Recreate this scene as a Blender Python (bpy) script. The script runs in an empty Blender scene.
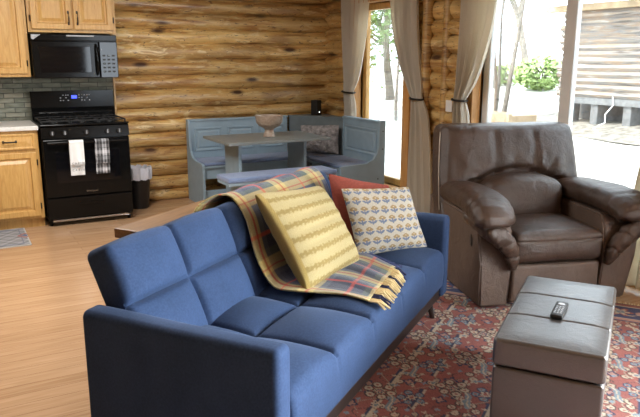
import bpy, bmesh, math, random
import numpy as np
from mathutils import Vector, Matrix
random.seed(7); rng = np.random.RandomState(7)
S = bpy.context.scene; C = S.collection; R = math.radians

# ---------------------------------------------------------------- camera, sky, sun, exposure
cam = bpy.data.cameras.new('camera'); camo = bpy.data.objects.new('camera', cam); C.objects.link(camo)
cam.sensor_width = 36; cam.lens = 37.04; cam.clip_start = .05; cam.clip_end = 300
cr = Vector((0.87536741, -0.48345301, 0.00225434)); cf = Vector((0.47191253, 0.85344, -0.22122099)); cu = Vector((0.10502601, 0.1947135, 0.9752211))
camo.matrix_world = Matrix(((cr.x, cu.x, -cf.x, 0), (cr.y, cu.y, -cf.y, 0), (cr.z, cu.z, -cf.z, 1.487), (0, 0, 0, 1)))
S.camera = camo
w = bpy.data.worlds.new('sky'); S.world = w; w.use_nodes = True
wb = w.node_tree.nodes['Background']; wb.inputs['Color'].default_value = (.78, .89, 1, 1); wb.inputs['Strength'].default_value = 5.2
sun = bpy.data.lights.new('sun', 'SUN'); sun.energy = 5; sun.angle = R(1.5); sun.color = (1, .93, .82)
so = bpy.data.objects.new('sun', sun); C.objects.link(so); so.rotation_euler = Vector((.62, -.42, -.85)).to_track_quat('-Z', 'Y').to_euler()
def daylight(name, loc, rot, sx, sy, e, col=(.9, .95, 1)):
    l = bpy.data.lights.new(name, 'AREA'); l.shape = 'RECTANGLE'; l.size = sx; l.size_y = sy; l.energy = e; l.color = col
    o = bpy.data.objects.new(name, l); C.objects.link(o); o.location = loc; o.rotation_euler = rot; return o
daylight('daylight_side_window', (4.12, -.35, 1.5), (0, R(90), 0), 1.9, 2.9, 950, (.90, .95, 1))
daylight('daylight_skylight', (.5, 4.3, 2.60), (0, 0, 0), 1.3, 1.5, 85, (1, .98, .94))
daylight('added_rear_fill', (3.4, -4.35, 1.4), (R(90), 0, R(8)), .9, 1.7, 10)  # added fill light behind the camera, brightens the back wall
S.view_settings.view_transform = 'Standard'; S.view_settings.look = 'None'; S.view_settings.gamma = 1
S.view_settings.use_curve_mapping = False; S.view_settings.exposure = 0.4

# ---------------------------------------------------------------- materials
class NT:
    def __init__(s, name):
        s.m = bpy.data.materials.new(name); s.m.use_nodes = True; s.t = s.m.node_tree; s.b = s.t.nodes['Principled BSDF']
    def n(s, k, **kw):
        x = s.t.nodes.new(k)
        for a, v in kw.items():
            if a in x.inputs.keys(): x.inputs[a].default_value = v
            else: setattr(x, a, v)
        return x
    def l(s, a, b): s.t.links.new(a, b)
    def ramp(s, fac, stops):
        r = s.n('ShaderNodeValToRGB'); e = r.color_ramp.elements
        while len(e) < len(stops): e.new(.5)
        for el, (p, c) in zip(e, stops): el.position = p; el.color = (*c, 1)
        s.l(fac, r.inputs[0]); return r.outputs[0]
    def co(s, scale=(1, 1, 1), kind='Object', rot=(0, 0, 0)):
        t = s.n('ShaderNodeTexCoord'); m = s.n('ShaderNodeMapping'); m.inputs['Scale'].default_value = scale; m.inputs['Rotation'].default_value = rot
        s.l(t.outputs[kind], m.inputs[0]); return m.outputs[0]
    def noise(s, vec, sc, det=4, dist=0):
        x = s.n('ShaderNodeTexNoise', Scale=sc, Detail=det, Distortion=dist); s.l(vec, x.inputs['Vector']); return x.outputs['Fac']
    def mix(s, f, a, b, mode='MIX'):
        x = s.n('ShaderNodeMix', data_type='RGBA', blend_type=mode)
        for i, v in ((0, f), (6, a), (7, b)):
            if hasattr(v, 'node'): s.l(v, x.inputs[i])
            else: x.inputs[i].default_value = v if i == 0 else (*v, 1)
        return x.outputs[2]
    def math(s, op, a, b=0):
        x = s.n('ShaderNodeMath', operation=op)
        for i, v in ((0, a), (1, b)):
            if hasattr(v, 'node'): s.l(v, x.inputs[i])
            else: x.inputs[i].default_value = v
        return x.outputs[0]
    def col(s, c):
        if hasattr(c, 'node'): s.l(c, s.b.inputs['Base Color'])
        else: s.b.inputs['Base Color'].default_value = (*c, 1)
    def bump(s, h, st=.3, d=.01):
        x = s.n('ShaderNodeBump', Strength=st, Distance=d); s.l(h, x.inputs['Height']); s.l(x.outputs[0], s.b.inputs['Normal'])
    def set(s, **k):
        for a, v in k.items(): s.b.inputs[a.replace('_', ' ')].default_value = v
def simple(name, c, rough=.5, var=.12, sc=12, bump=0, **k):
    t = NT(name); v = t.noise(t.co(), sc)
    t.col(t.ramp(v, [(.3, tuple(x*(1-var) for x in c)), (.7, tuple(min(1, x*(1+var)) for x in c))])); t.set(Roughness=rough, **k)
    if bump: t.bump(t.noise(t.co(), sc*12), bump, .002)
    return t.m
def wood(name, a, b, c, scale=(1, 10, 10), rough=.4, sc=3):
    t = NT(name); g = t.noise(t.co(scale), sc, 6, 1.2); g2 = t.noise(t.co(tuple(x*4 for x in scale)), sc*2, 3)
    t.col(t.mix(.25, t.ramp(g, [(.3, a), (.5, b), (.72, c)]), t.ramp(g2, [(.35, a), (.65, c)]))); t.set(Roughness=rough); t.bump(g2, .08, .002)
    return t.m
def paintmat(name, rough=.9, bump=.3, sheen=0):
    t = NT(name); a = t.n('ShaderNodeAttribute', attribute_name='Col'); v = t.noise(t.co(), 180, 2)
    t.col(t.mix(1, a.outputs['Color'], t.ramp(v, [(.3, (.8, .8, .8)), (.7, (1, 1, 1))]), 'MULTIPLY')); t.set(Roughness=rough, **({'Sheen Weight': sheen})); t.bump(v, bump, .004)
    return t.m
def mk_log(dark=1.):
    t = NT('varnished_log'); a = t.n('ShaderNodeAttribute', attribute_name='tone')
    g = t.noise(t.co((.7, .7, 7)), 2.6, 6, .8); f = t.noise(t.co((1.2, 1.2, 26)), 4, 4, .4); big = t.noise(t.co((.45, .45, 1.5)), 3.2, 3)
    base = t.ramp(g, [(.27, (.20, .08, .025)), (.40, (.54, .28, .08)), (.50, (.76, .50, .18)), (.72, (.88, .68, .34))])
    base = t.mix(.22, base, t.ramp(f, [(.35, (.20, .09, .03)), (.6, (.85, .58, .24))]))
    base = t.mix(t.math('MULTIPLY', t.ramp(big, [(.50, (0, 0, 0)), (.64, (1, 1, 1))]), .6), base, (.30, .15, .055))
    hi = t.noise(t.co((1.1, 1.1, 6)), 3.4, 4, 1.5); base = t.mix(t.ramp(hi, [(.56, (0, 0, 0)), (.66, (.7, .7, .7))]), base, (.90, .74, .44))
    dk = t.noise(t.co((1.6, 1.6, 7)), 4.5, 5, 2.5); base = t.mix(t.ramp(dk, [(.60, (0, 0, 0)), (.68, (.85, .85, .85))]), base, (.13, .055, .025))
    v = t.n('ShaderNodeTexVoronoi', Scale=2.1); t.l(t.co((.8, .8, 2.4)), v.inputs['Vector'])
    base = t.mix(t.ramp(v.outputs['Distance'], [(.07, (1, 1, 1)), (.17, (0, 0, 0))]), base, (.08, .035, .018))
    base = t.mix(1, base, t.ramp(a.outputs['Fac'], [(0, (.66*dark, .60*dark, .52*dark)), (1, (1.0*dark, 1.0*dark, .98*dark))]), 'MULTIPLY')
    t.col(base); t.set(Roughness=.34, **{'Coat Weight': .35, 'Coat Roughness': .25}); t.bump(t.math('ADD', g, f), .35, .012)
    return t.m
def mk_floor():
    t = NT('laminate_planks')
    br = t.n('ShaderNodeTexBrick', Scale=1.0); br.inputs['Brick Width'].default_value = 1.25; br.inputs['Row Height'].default_value = .095; br.inputs['Mortar Size'].default_value = .0011
    br.inputs['Color1'].default_value = (0, 0, 0, 1); br.inputs['Color2'].default_value = (1, 1, 1, 1); br.offset = .37
    t.l(t.co(), br.inputs['Vector'])
    g = t.noise(t.co((1.2, 22, 1)), 3, 5, .6)
    c = t.ramp(g, [(.3, (.38, .225, .115)), (.5, (.47, .285, .155)), (.7, (.55, .35, .205))])
    c = t.mix(.30, c, t.ramp(br.outputs['Color'], [(0, (.34, .19, .095)), (1, (.58, .38, .23))]))
    c = t.mix(br.outputs['Fac'], c, (.20, .10, .05)); t.col(c); t.set(Roughness=.24); t.bump(g, .04, .002)
    return t.m
def mk_stone():
    t = NT('stacked_stone'); br = t.n('ShaderNodeTexBrick', Scale=1.0); br.inputs['Brick Width'].default_value = .17; br.inputs['Row Height'].default_value = .045; br.inputs['Mortar Size'].default_value = .0025
    br.inputs['Color1'].default_value = (0, 0, 0, 1); br.inputs['Color2'].default_value = (1, 1, 1, 1); t.l(t.co(rot=(R(90), 0, 0)), br.inputs['Vector'])
    g = t.noise(t.co((6, 6, 20)), 2, 5)
    c = t.ramp(br.outputs['Color'], [(0, (.05, .06, .045)), (.5, (.14, .15, .115)), (1, (.27, .25, .19))])
    c = t.mix(.5, c, t.ramp(g, [(.3, (.06, .07, .05)), (.5, (.17, .17, .125)), (.7, (.25, .25, .21))])); c = t.mix(br.outputs['Fac'], c, (.03, .03, .025))
    t.col(c); t.set(Roughness=.7); t.bump(t.math('SUBTRACT', g, br.outputs['Fac']), .8, .01); return t.m
def mk_velvet():
    t = NT('blue_velvet'); v = t.noise(t.co(), 7, 4); f = t.noise(t.co(), 120, 3)
    c = t.ramp(v, [(.3, (.018, .037, .086)), (.7, (.026, .050, .116))]); c = t.mix(.25, c, t.ramp(f, [(.35, (.014, .026, .066)), (.65, (.040, .068, .148))]))
    t.col(c); t.set(Roughness=.85, **{'Sheen Weight': .10, 'Sheen Roughness': .4, 'Sheen Tint': (.55, .7, 1, 1), 'Specular IOR Level': .2}); t.bump(f, .15, .002); return t.m
def mk_leather(name, c, rough, var=.18, coat=0):
    t = NT(name); v = t.noise(t.co(), 5, 5); f = t.n('ShaderNodeTexVoronoi', Scale=260.0); t.l(t.co(), f.inputs['Vector'])
    t.col(t.ramp(v, [(.3, tuple(x*(1-var) for x in c)), (.7, tuple(x*(1+var) for x in c))])); t.set(Roughness=rough, **({'Specular IOR Level': 1.0, 'Coat Weight': 1.0, 'Coat Roughness': .36, 'Coat IOR': 1.65} if coat else {}))
    t.bump(t.math('ADD', f.outputs['Distance'], t.math('MULTIPLY', t.noise(t.co(), 13, 5, 1.0), 5)), .35, .006); return t.m
def mk_glass(name, tint=(1, 1, 1)):
    t = NT(name); t.t.nodes.remove(t.b); tr = t.n('ShaderNodeBsdfTransparent', Color=(*tint, 1)); gl = t.n('ShaderNodeBsdfGlossy', Roughness=.02); fr = t.n('ShaderNodeFresnel', IOR=1.4)
    mx = t.n('ShaderNodeMixShader'); t.l(t.math('MULTIPLY', fr.outputs[0], .6), mx.inputs[0]); t.l(tr.outputs[0], mx.inputs[1]); t.l(gl.outputs[0], mx.inputs[2])
    t.l(mx.outputs[0], t.t.nodes['Material Output'].inputs[0]); return t.m
def mk_curtain():
    t = NT('linen_curtain'); f = t.noise(t.co((60, 60, 220)), 3, 2); t.col(t.ramp(f, [(.3, (.76, .72, .63)), (.7, (.88, .84, .76))])); t.set(Roughness=.9)
    tl = t.n('ShaderNodeBsdfTranslucent', Color=(.80, .74, .62, 1)); mx = t.n('ShaderNodeMixShader'); mx.inputs[0].default_value = .5
    t.l(t.b.outputs[0], mx.inputs[1]); t.l(tl.outputs[0], mx.inputs[2]); t.l(mx.outputs[0], t.t.nodes['Material Output'].inputs[0]); t.bump(f, .2, .002); return t.m
def emis(name, c, s):
    t = NT(name); t.col((0, 0, 0)); t.b.inputs['Emission Color'].default_value = (*c, 1); t.b.inputs['Emission Strength'].default_value = s; return t.m
def mk_cabinwall():
    t = NT('weathered_boards'); g = t.noise(t.co((3, 1, 14)), 2, 6, .5)
    t.col(t.ramp(g, [(.3, (.10, .085, .075)), (.46, (.24, .225, .21)), (.56, (.28, .20, .14)), (.68, (.38, .37, .34))])); t.set(Roughness=.9); return t.m
def mk_yellow():
    t = NT('yellow_weave'); f = t.noise(t.co((160, 160, 160)), 3, 2); a = t.n('ShaderNodeAttribute', attribute_name='Col')
    t.col(t.mix(1, a.outputs['Color'], t.ramp(f, [(.3, (.72, .70, .66)), (.7, (1, 1, 1))]), 'MULTIPLY')); t.set(Roughness=.95); t.bump(f, .6, .006); return t.m
M = dict(log=mk_log(), logd=mk_log(.4), floor=mk_floor(), stone=mk_stone(), velvet=mk_velvet(),  # dark log copy for the out-of-view walls, cuts bounced light
    leather=mk_leather('brown_leather', (.054, .032, .022), .32), leather_side=mk_leather('brown_leather_side', (.105, .070, .052), .5), otto=mk_leather('dark_leather', (.022, .017, .015), .38, .18, 1),
    oak=wood('oak', (.38, .20, .055), (.49, .275, .08), (.56, .34, .115), (12, 12, 1), .35), oakf=wood('oak_panel', (.42, .22, .06), (.53, .30, .09), (.60, .37, .13), (9, 9, 1), .35, 4),
    pine=wood('pine_trim', (.45, .20, .055), (.60, .30, .09), (.66, .37, .13), (10, 10, 1), .4), pinec=wood('pine_ceiling', (.16, .085, .04), (.22, .12, .06), (.27, .16, .08), (10, 1, 1), .5),  # out-of-view ceiling kept dark to cut bounced light
    walnut=wood('console_wood', (.13, .068, .03), (.20, .11, .05), (.26, .15, .07), (1, 10, 10), .4), darkw=simple('dark_wood', (.022, .014, .012), .4), black=simple('black_enamel', (.004, .004, .004), .14, .05, **{'Specular IOR Level': .22}),
    blackm=simple('black_matte', (.012, .012, .012), .45), iron=simple('cast_iron', (.010, .010, .010), .6, bump=.3), dglass=simple('dark_glass', (.004, .004, .005), .05, .02, **{'Specular IOR Level': .35}), chrome=simple('steel', (.5, .5, .5), .25, Metallic=1.0),
    bronze=simple('bronze', (.02, .015, .012), .35, Metallic=.6), white=simple('white_plastic', (.75, .75, .74), .4, .03), vinyl=simple('vinyl_frame', (.70, .72, .72), .4, .03), counter=simple('laminate_counter', (.62, .60, .56), .4, .06, 60),
    nook=simple('blue_grey_paint', (.28, .38, .455), .45, .06), nookd=simple('blue_grey_paint_shaded', (.15, .185, .20), .45, .1), tabletop=wood('grey_wash_top', (.14, .165, .17), (.19, .215, .215), (.25, .26, .24), (1, 14, 14), .3),  # second, darker blue-grey puts the nook corner's shade into the colour
    slate=simple('slate_cushion', (.17, .23, .38), .9, .1, 30, .3, **{'Sheen Weight': .3}), curtain=mk_curtain(), glass=mk_glass('window_glass', (.97, .98, .97)), bag=simple('bin_liner', (.62, .62, .68), .35, .1),
    trash=simple('black_bin', (.012, .012, .013), .4), paint=paintmat('printed_textile'), rugm=paintmat('rug_pile', .95, .5), throwm=paintmat('woven_wool', .95, .5, .2), yellow=mk_yellow(),
    rust=simple('rust_fabric', (.22, .045, .028), .95, .15, 90, .4), navy=simple('navy_yarn', (.02, .025, .075), .95), cream=simple('cream_yarn', (.62, .50, .27), .95), bowl=wood('bleached_wood', (.20, .13, .09), (.36, .27, .20), (.52, .44, .36), (6, 6, 14), .5),
    snow=simple('pale_ground', (.62, .60, .55), .95, .12, 2), gravel=simple('gravel', (.22, .20, .17), .95, .45, 9, .5), cabin=mk_cabinwall(), cabind=simple('weathered_timber', (.16, .16, .16), .9, .2), cabint=simple('tan_timber', (.42, .32, .21), .9, .2, 6), roof=simple('metal_roof', (.6, .62, .64), .4),
    leaf=simple('leaf_green', (.16, .26, .07), .8, .3, 5), leaf2=simple('bush_green', (.38, .48, .20), .8, .3, 5), bark=simple('grey_bark', (.22, .19, .16), .95, .3, 12), fur=simple('grey_fur', (.27, .25, .245), .95, .5, 26, .8), blue_led=emis('blue_display', (.05, .08, 1), 2.2), led=emis('white_indicator', (1, 1, 1), 2.5),
    ink=simple('grey_ink', (.12, .12, .13), .6), dot=simple('bolt_cover', (.02, .025, .03), .5), button=simple('grey_button', (.35, .36, .38), .5), extw=simple('exterior_wall', (.3, .2, .12), .8), piping=simple('tan_piping', (.34, .28, .22), .6))

# ---------------------------------------------------------------- helpers
def tag(o, label=None, cat=None, group=None, kind=None):
    for k, v in (('label', label), ('category', cat), ('group', group), ('kind', kind)):
        if v: o[k] = v
    return o
def thing(name, label, cat, loc=(0, 0, 0), rz=0, group=None):
    o = bpy.data.objects.new(name, None); o.empty_display_size = .1; C.objects.link(o); o.location = loc; o.rotation_euler = (0, 0, rz); return tag(o, label, cat, group)
def obj(name, bm, mat, parent=None, smooth=False, loc=None, rot=None):
    if isinstance(bm, bmesh.types.BMesh):
        bmesh.ops.recalc_face_normals(bm, faces=bm.faces); me = bpy.data.meshes.new(name); bm.to_mesh(me); bm.free()
    else: me = bm
    for p in me.polygons: p.use_smooth = smooth
    if smooth:
        try: me.set_sharp_from_angle(angle=R(50))
        except Exception: pass
    me.materials.append(mat); o = bpy.data.objects.new(name, me); C.objects.link(o)
    if parent: o.parent = parent
    if loc: o.location = loc
    if rot: o.rotation_euler = rot
    return o
def copy_tree(o, parent=None):
    c = o.copy(); C.objects.link(c); c.parent = parent
    for ch in list(o.children): copy_tree(ch, c)
    return c
def B(): return bmesh.new()
def box(bm, x0, x1, y0, y1, z0, z1, bev=0, seg=2):
    t = bmesh.new(); bmesh.ops.create_cube(t, size=1)
    for v in t.verts: v.co = Vector(((x0+x1)/2+v.co.x*(x1-x0), (y0+y1)/2+v.co.y*(y1-y0), (z0+z1)/2+v.co.z*(z1-z0)))
    if bev: bmesh.ops.bevel(t, geom=list(t.edges), offset=bev, segments=seg, profile=.5, affect='EDGES')
    merge(bm, t); return bm
def merge(bm, t, mat=None):
    if mat: t.transform(mat)
    me = bpy.data.meshes.new('tmp'); t.to_mesh(me); t.free(); bm.from_mesh(me); bpy.data.meshes.remove(me)
def cyl(bm, p0, p1, r0, r1=None, n=16):
    p0 = Vector(p0); p1 = Vector(p1); r1 = r0 if r1 is None else r1; d = p1-p0
    t = bmesh.new(); bmesh.ops.create_cone(t, cap_ends=True, segments=n, radius1=r0, radius2=r1, depth=d.length)
    t.transform(Matrix.Translation((p0+p1)/2) @ d.to_track_quat('Z', 'Y').to_matrix().to_4x4()); merge(bm, t); return bm
def tube(bm, pts, rad, n=8):
    pts = [Vector(p) for p in pts]; rad = rad if hasattr(rad, '__len__') else [rad]*len(pts); rings = []; up = Vector((.13, .21, .97))
    for i, p in enumerate(pts):
        d = (pts[min(i+1, len(pts)-1)]-pts[max(i-1, 0)]).normalized(); a = d.cross(up)
        if a.length < .1: a = d.cross(Vector((1, 0, 0)))
        a.normalize(); b = d.cross(a); rings.append([bm.verts.new(p+rad[i]*(a*math.cos(k*2*math.pi/n)+b*math.sin(k*2*math.pi/n))) for k in range(n)])
    for a, b in zip(rings, rings[1:]):
        for k in range(n): bm.faces.new((a[k], a[(k+1) % n], b[(k+1) % n], b[k]))
    bm.faces.new(rings[0]); bm.faces.new(rings[-1][::-1]); return bm
def lathe(bm, prof, n=32, c=(0, 0, 0)):
    rings = [[bm.verts.new((c[0]+r*math.cos(k*2*math.pi/n), c[1]+r*math.sin(k*2*math.pi/n), c[2]+z)) for k in range(n)] for r, z in prof]
    for a, b in zip(rings, rings[1:]):
        for k in range(n): bm.faces.new((a[k], a[(k+1) % n], b[(k+1) % n], b[k]))
    bm.faces.new(rings[0]); bm.faces.new(rings[-1]); return bm
def prism(bm, poly, f, t0, t1):   # poly of 2-D points, f(a,b,t)->xyz
    a = [bm.verts.new(f(p[0], p[1], t0)) for p in poly]; b = [bm.verts.new(f(p[0], p[1], t1)) for p in poly]
    bm.faces.new(a); bm.faces.new(b[::-1])
    for i in range(len(poly)): bm.faces.new((a[i], a[(i+1) % len(a)], b[(i+1) % len(a)], b[i]))
    return bm
def lin(a, b, c, extra=()):   # coordinates from a to b with cell c and extra density near the given spots (pos, halfwidth, step)
    s = set(np.round(np.linspace(a, b, max(2, int(abs(b-a)/c)+1)), 4))
    for p, h, st in extra: s |= set(np.round([q for q in np.arange(p-h, p+h+1e-6, st) if a < q < b], 4))
    out = sorted(s); r = [out[0]]
    for q in out[1:]:
        if q-r[-1] > .002: r.append(q)
    if r[-1] != out[-1]: r[-1] = out[-1]
    return r
def rbox(x0, x1, y0, y1, z0, z1, r, c=.03, fn=None, ex=(), ey=(), ez=()):
    """densely gridded rounded box; fn(p, n) displaces every vertex"""
    bm = bmesh.new(); e = lambda a, b: [(a+r/2, r/2, r/4), (b-r/2, r/2, r/4)]
    X = lin(x0, x1, c, e(x0, x1)+list(ex)); Y = lin(y0, y1, c, e(y0, y1)+list(ey)); Z = lin(z0, z1, c, e(z0, z1)+list(ez)); V = {}
    def vt(x, y, z):
        k = (x, y, z)
        if k not in V:
            q = Vector((min(max(x, x0+r), x1-r), min(max(y, y0+r), y1-r), min(max(z, z0+r), z1-r))); d = Vector(k)-q
            if d.length > 1e-9: d.normalize()
            p = q+d*r
            if fn: p = fn(Vector(p), d)
            V[k] = bm.verts.new(p)
        return V[k]
    def face(A, Bb, f):
        for i in range(len(A)-1):
            for j in range(len(Bb)-1):
                try: bm.faces.new((vt(*f(A[i], Bb[j])), vt(*f(A[i+1], Bb[j])), vt(*f(A[i+1], Bb[j+1])), vt(*f(A[i], Bb[j+1]))))
                except ValueError: pass
    for z in (Z[0], Z[-1]): face(X, Y, lambda a, b: (a, b, z))
    for y in (Y[0], Y[-1]): face(X, Z, lambda a, b: (a, y, b))
    for x in (X[0], X[-1]): face(Y, Z, lambda a, b: (x, a, b))
    return bm
def gridmesh(nu, nv, f, closed=False):
    bm = bmesh.new(); V = [[bm.verts.new(f(i/(nu-1), j/(nv-1))) for j in range(nv)] for i in range(nu)]
    for i in range(nu-1):
        for j in range(nv-1): bm.faces.new((V[i][j], V[i+1][j], V[i+1][j+1], V[i][j+1]))
    return bm
def color(o, fn):   # fn(N x 3 coords) -> N x 3 colours
    me = o.data; n = len(me.vertices); co = np.empty(n*3, 'f'); me.vertices.foreach_get('co', co); c = np.ones((n, 4), 'f'); c[:, :3] = fn(co.reshape(-1, 3))
    a = me.color_attributes.new('Col', 'FLOAT_COLOR', 'POINT'); a.data.foreach_set('color', c.ravel())
def solid(o, th, off=-1):
    m = o.modifiers.new('thick', 'SOLIDIFY'); m.thickness = th; m.offset = off; return o
def text(name, s, size, parent, loc, rot, mat, ext=.0006):
    c = bpy.data.curves.new(name, 'FONT'); c.body = s; c.size = size; c.extrude = ext; c.align_x = 'CENTER'; c.space_line = .95
    o = bpy.data.objects.new(name, c); C.objects.link(o); dg = bpy.context.evaluated_depsgraph_get(); me = bpy.data.meshes.new_from_object(o.evaluated_get(dg)); bpy.data.objects.remove(o)
    me.materials.clear(); o = obj(name, me, mat, parent); o.location = loc; o.rotation_euler = rot; return o
def vnoise(p, s=1., seed=0):
    from mathutils import noise
    return noise.noise(Vector(p)*s+Vector((seed*7.3, seed*3.1, 0)))

# ---------------------------------------------------------------- room shell
XL, XR, YF, YB, ZC = -4.6, 3.95, -4.2, 6.93, 2.62
bm = B(); box(bm, XL-.2, XR+.2, YF-.2, YB+.2, -.12, 0); tag(obj('floor', bm, M['floor']), kind='structure')
bm = B(); box(bm, XL-.2, XR+.2, YF-.2, YB+.2, ZC, ZC+.15); tag(obj('ceiling', bm, M['pinec']), kind='structure')
seams = [0, .12, .27, .43, .58, .73, .86, .985, 1.175, 1.326, 1.486, 1.645, 1.787, 1.948, 2.10, 2.25, 2.40, 2.54, 2.70]
def logwall(name, a0, a1, f, holes=(), seed=0, step=.035, dz=0, mat='log'):
    """log courses; f(along, height, bulge)->xyz; holes = (a0,a1,z0,z1)"""
    bm = B(); A = set(np.round(np.arange(a0, a1, step), 3)) | {a1}; Zs = set()
    sm = [s+dz for s in seams]
    for lo, hi in zip(sm, sm[1:]):
        for k in range(11): Zs.add(round(min(max(lo+(hi-lo)*(.5-.5*math.cos(math.pi*k/11)), 0), ZC), 4))
    for h in holes: A |= {h[0], h[1]}; Zs |= {h[2], h[3]}
    A = sorted(A); Zs = sorted(Zs); lay = bm.verts.layers.float.new('tone'); V = []
    for a in A:
        row = []
        for z in Zs:
            zz = z + .016*vnoise((a, z*.0, int(z/.6)), 1.1, seed)
            i = max(k for k in range(len(sm)) if sm[k] <= max(zz, sm[0])); i = min(i, len(sm)-2); u = (zz-sm[i])/(sm[i+1]-sm[i]); u = min(max(u, 0), 1)
            b = .070*math.sqrt(max(0, 1-(2*u-1)**2))*(1+.25*vnoise((a, i*3.3, 0), 1.4, seed)) + .006*vnoise((a*3, z*14, i), 1, seed)+.022*max(0, vnoise((a*2.2, z*8, i*2), 1.3, seed+4)-.2)
            v = bm.verts.new(f(a, z, b)); v[lay] = (math.sin(i*12.9+seed)*43758.5) % 1; row.append(v)
        V.append(row)
    for i in range(len(A)-1):
        for j in range(len(Zs)-1):
            ca, cz = (A[i]+A[i+1])/2, (Zs[j]+Zs[j+1])/2
            if any(h[0] < ca < h[1] and h[2] < cz < h[3] for h in holes): continue
            bm.faces.new((V[i][j], V[i+1][j], V[i+1][j+1], V[i][j+1]))
    for v in list(bm.verts):
        if not v.link_faces: bm.verts.remove(v)
    return tag(obj(name, bm, M[mat], smooth=True), kind='structure')
logwall('wall_back', XL, XR, lambda a, z, b: (a, YB-b, z), seed=1)
W1 = (5.32, 6.22, .20, 2.06); W2 = (2.42, 4.32, .02, 2.12); W3 = (-1.8, 1.1, .55, 2.45)
logwall('wall_right', YF, YB, lambda a, z, b: (XR-b, a, z), holes=(W1, W2, W3), seed=5, dz=.05)
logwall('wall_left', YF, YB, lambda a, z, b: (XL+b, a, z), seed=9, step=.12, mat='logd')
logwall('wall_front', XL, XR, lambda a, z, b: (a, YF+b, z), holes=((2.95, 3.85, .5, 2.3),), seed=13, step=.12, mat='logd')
bm = B()
for h0, h1, z0, z1 in ((YF, -1.8, 0, ZC), (1.1, 2.42, 0, ZC), (4.32, 5.32, 0, ZC), (6.22, YB+.2, 0, ZC), (-1.8, 1.1, 0, .55), (-1.8, 1.1, 2.45, ZC), (2.42, 4.32, 2.12, ZC), (5.32, 6.22, 0, .2), (5.32, 6.22, 2.06, ZC)): box(bm, XR, XR+.08, h0, h1, z0, z1)
tag(obj('wall_outer_right', bm, M['extw']), kind='structure')
bm = B(); box(bm, XL, XR+.2, YB, YB+.2, 0, ZC); tag(obj('wall_outer_back', bm, M['extw']), kind='structure')
bm = B()
for a, b, c, d in ((-.25, -.15, 3.45, 5.15), (1.15, 1.25, 3.45, 5.15), (-.15, 1.15, 3.45, 3.55), (-.15, 1.15, 5.05, 5.15)): box(bm, a, b, c, d, 2.58, 2.63, .004)
tag(obj('trim_4', bm, M['pine']), kind='structure')
# backsplash of stacked stone behind the cooker
bm = B(); box(bm, XL+.1, 1.425, YB-.075, YB-.03, .0, 2.3); tag(obj('trim_1', bm, M['stone']), kind='structure')
bm = B(); box(bm, 1.425, 1.445, YB-.085, YB-.03, .95, 2.0, .003); tag(obj('trim_2', bm, M['oakf']), kind='structure')
# window frames
def window(n, y0, y1, z0, z1, mull=None, fm='vinyl', tr='pine', t=.11, fw=.07, extra_left=0):
    bm = B(); xi = XR-.09
    for a, b, c, d in ((y0-t, y0, z0-.05, z1+t), (y1, y1+t, z0-.05, z1+t), (y0, y1, z1, z1+t), (y0, y1, z0-.05, z0)):
        box(bm, xi, XR+.10, a, b, c if c > 0 else 0, d, .004)
    w_ = tag(obj('window_%d' % n, bm, M[tr]), kind='structure')
    bm = B(); x0, x1 = XR+.02, XR+.07
    for a, b, c, d in ((y0, y0+fw, z0, z1), (y1-fw, y1, z0, z1), (y0, y1, z1-fw, z1), (y0, y1, z0, z0+fw)): box(bm, x0, x1, a, b, c, d, .005)
    if mull: box(bm, x0-.004, x0+.045, mull-.05, mull+.05, z0, z1, .005)
    obj('window_frame', bm, M[fm], w_)
    bm = B(); box(bm, XR+.042, XR+.048, y0+.02, y1-.02, z0+.02, z1-.02); obj('glass_pane', bm, M['glass'], w_)
window(1, *W1, fm='oakf'); window(2, *W2, mull=3.44); window(3, *W3, mull=-.35)
# post between the windows
bm = B(); cyl(bm, (XR-.075, 5.02-.04, 0), (XR-.075, 5.02-.04, ZC), .05, n=14); cyl(bm, (XR-.045, 4.73, 0), (XR-.045, 4.73, ZC), .045, n=14)
tag(obj('trim_3', bm, M['log'], smooth=True), kind='structure')

# ---------------------------------------------------------------- outside
def ground_z(x, y): return -.25 + max(0, min(x, 9)-4.2)*.15 + max(0, x-9)*.06 + .05*vnoise((x, y, 0), .5)
bm = gridmesh(60, 70, lambda u, v: (4.2+u*60, -12+v*70, ground_z(min(4.2+u*60, 14), -12+v*70))); tag(obj('ground', bm, M['snow'], smooth=True), kind='structure')
bm = gridmesh(14, 40, lambda u, v: (8.15+u*2.4+.25*vnoise((v*7, 0, 0), 1)*(1-u), 1+v*7.7, ground_z(8.15+u*2.4, 1+v*7.7)+.015+.01*vnoise((u*9, v*20, 0), 3))); tag(obj('gravel_bed', bm, M['gravel'], smooth=True), 'dark gravel strewn under and around the raised outbuilding', 'gravel', kind='stuff')
cb = thing('outbuilding', 'weathered raised wooden outbuilding outside the big sliding window', 'building', (9.0, 2.5, .45))
bm = B(); nb = 13; H0, H1 = .44, 1.80
for k in range(nb):
    z = H0+(H1-H0)*k/nb; hh = (H1-H0)/nb; e = .10*vnoise((k*3.3, 0, 0), 1, 3)
    prism(bm, [(0, z), (-.04, z+hh*.5), (0, z+hh*.97), (.25, z+hh*.97), (.25, z)], lambda a, b, t: (a, t, b), -1, 5.45+e)
    prism(bm, [(5.25, z), (5.35, z+hh*.5), (5.25, z+hh*.97)], lambda a, b, t: (t, a, b), -.1+e*.3, 3.4)
obj('wall', bm, M['cabin'], cb)
bm = B(); box(bm, -.12, .05, -1.1, 5.75, 1.80, 1.90, .01); obj('eave_beam', bm, M['cabint'], cb)
bm = B(); prism(bm, [(-.45, 1.90), (1.8, 2.75), (4.0, 1.90), (4.0, 1.97), (1.8, 2.83), (-.45, 1.97)], lambda a, b, t: (a, t, b), -1.3, 5.6); obj('roof', bm, M['roof'], cb)
bm = B(); box(bm, -.03, .2, -1, 5.4, .34, .44); obj('sill_beam', bm, M['cabind'], cb)
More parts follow.
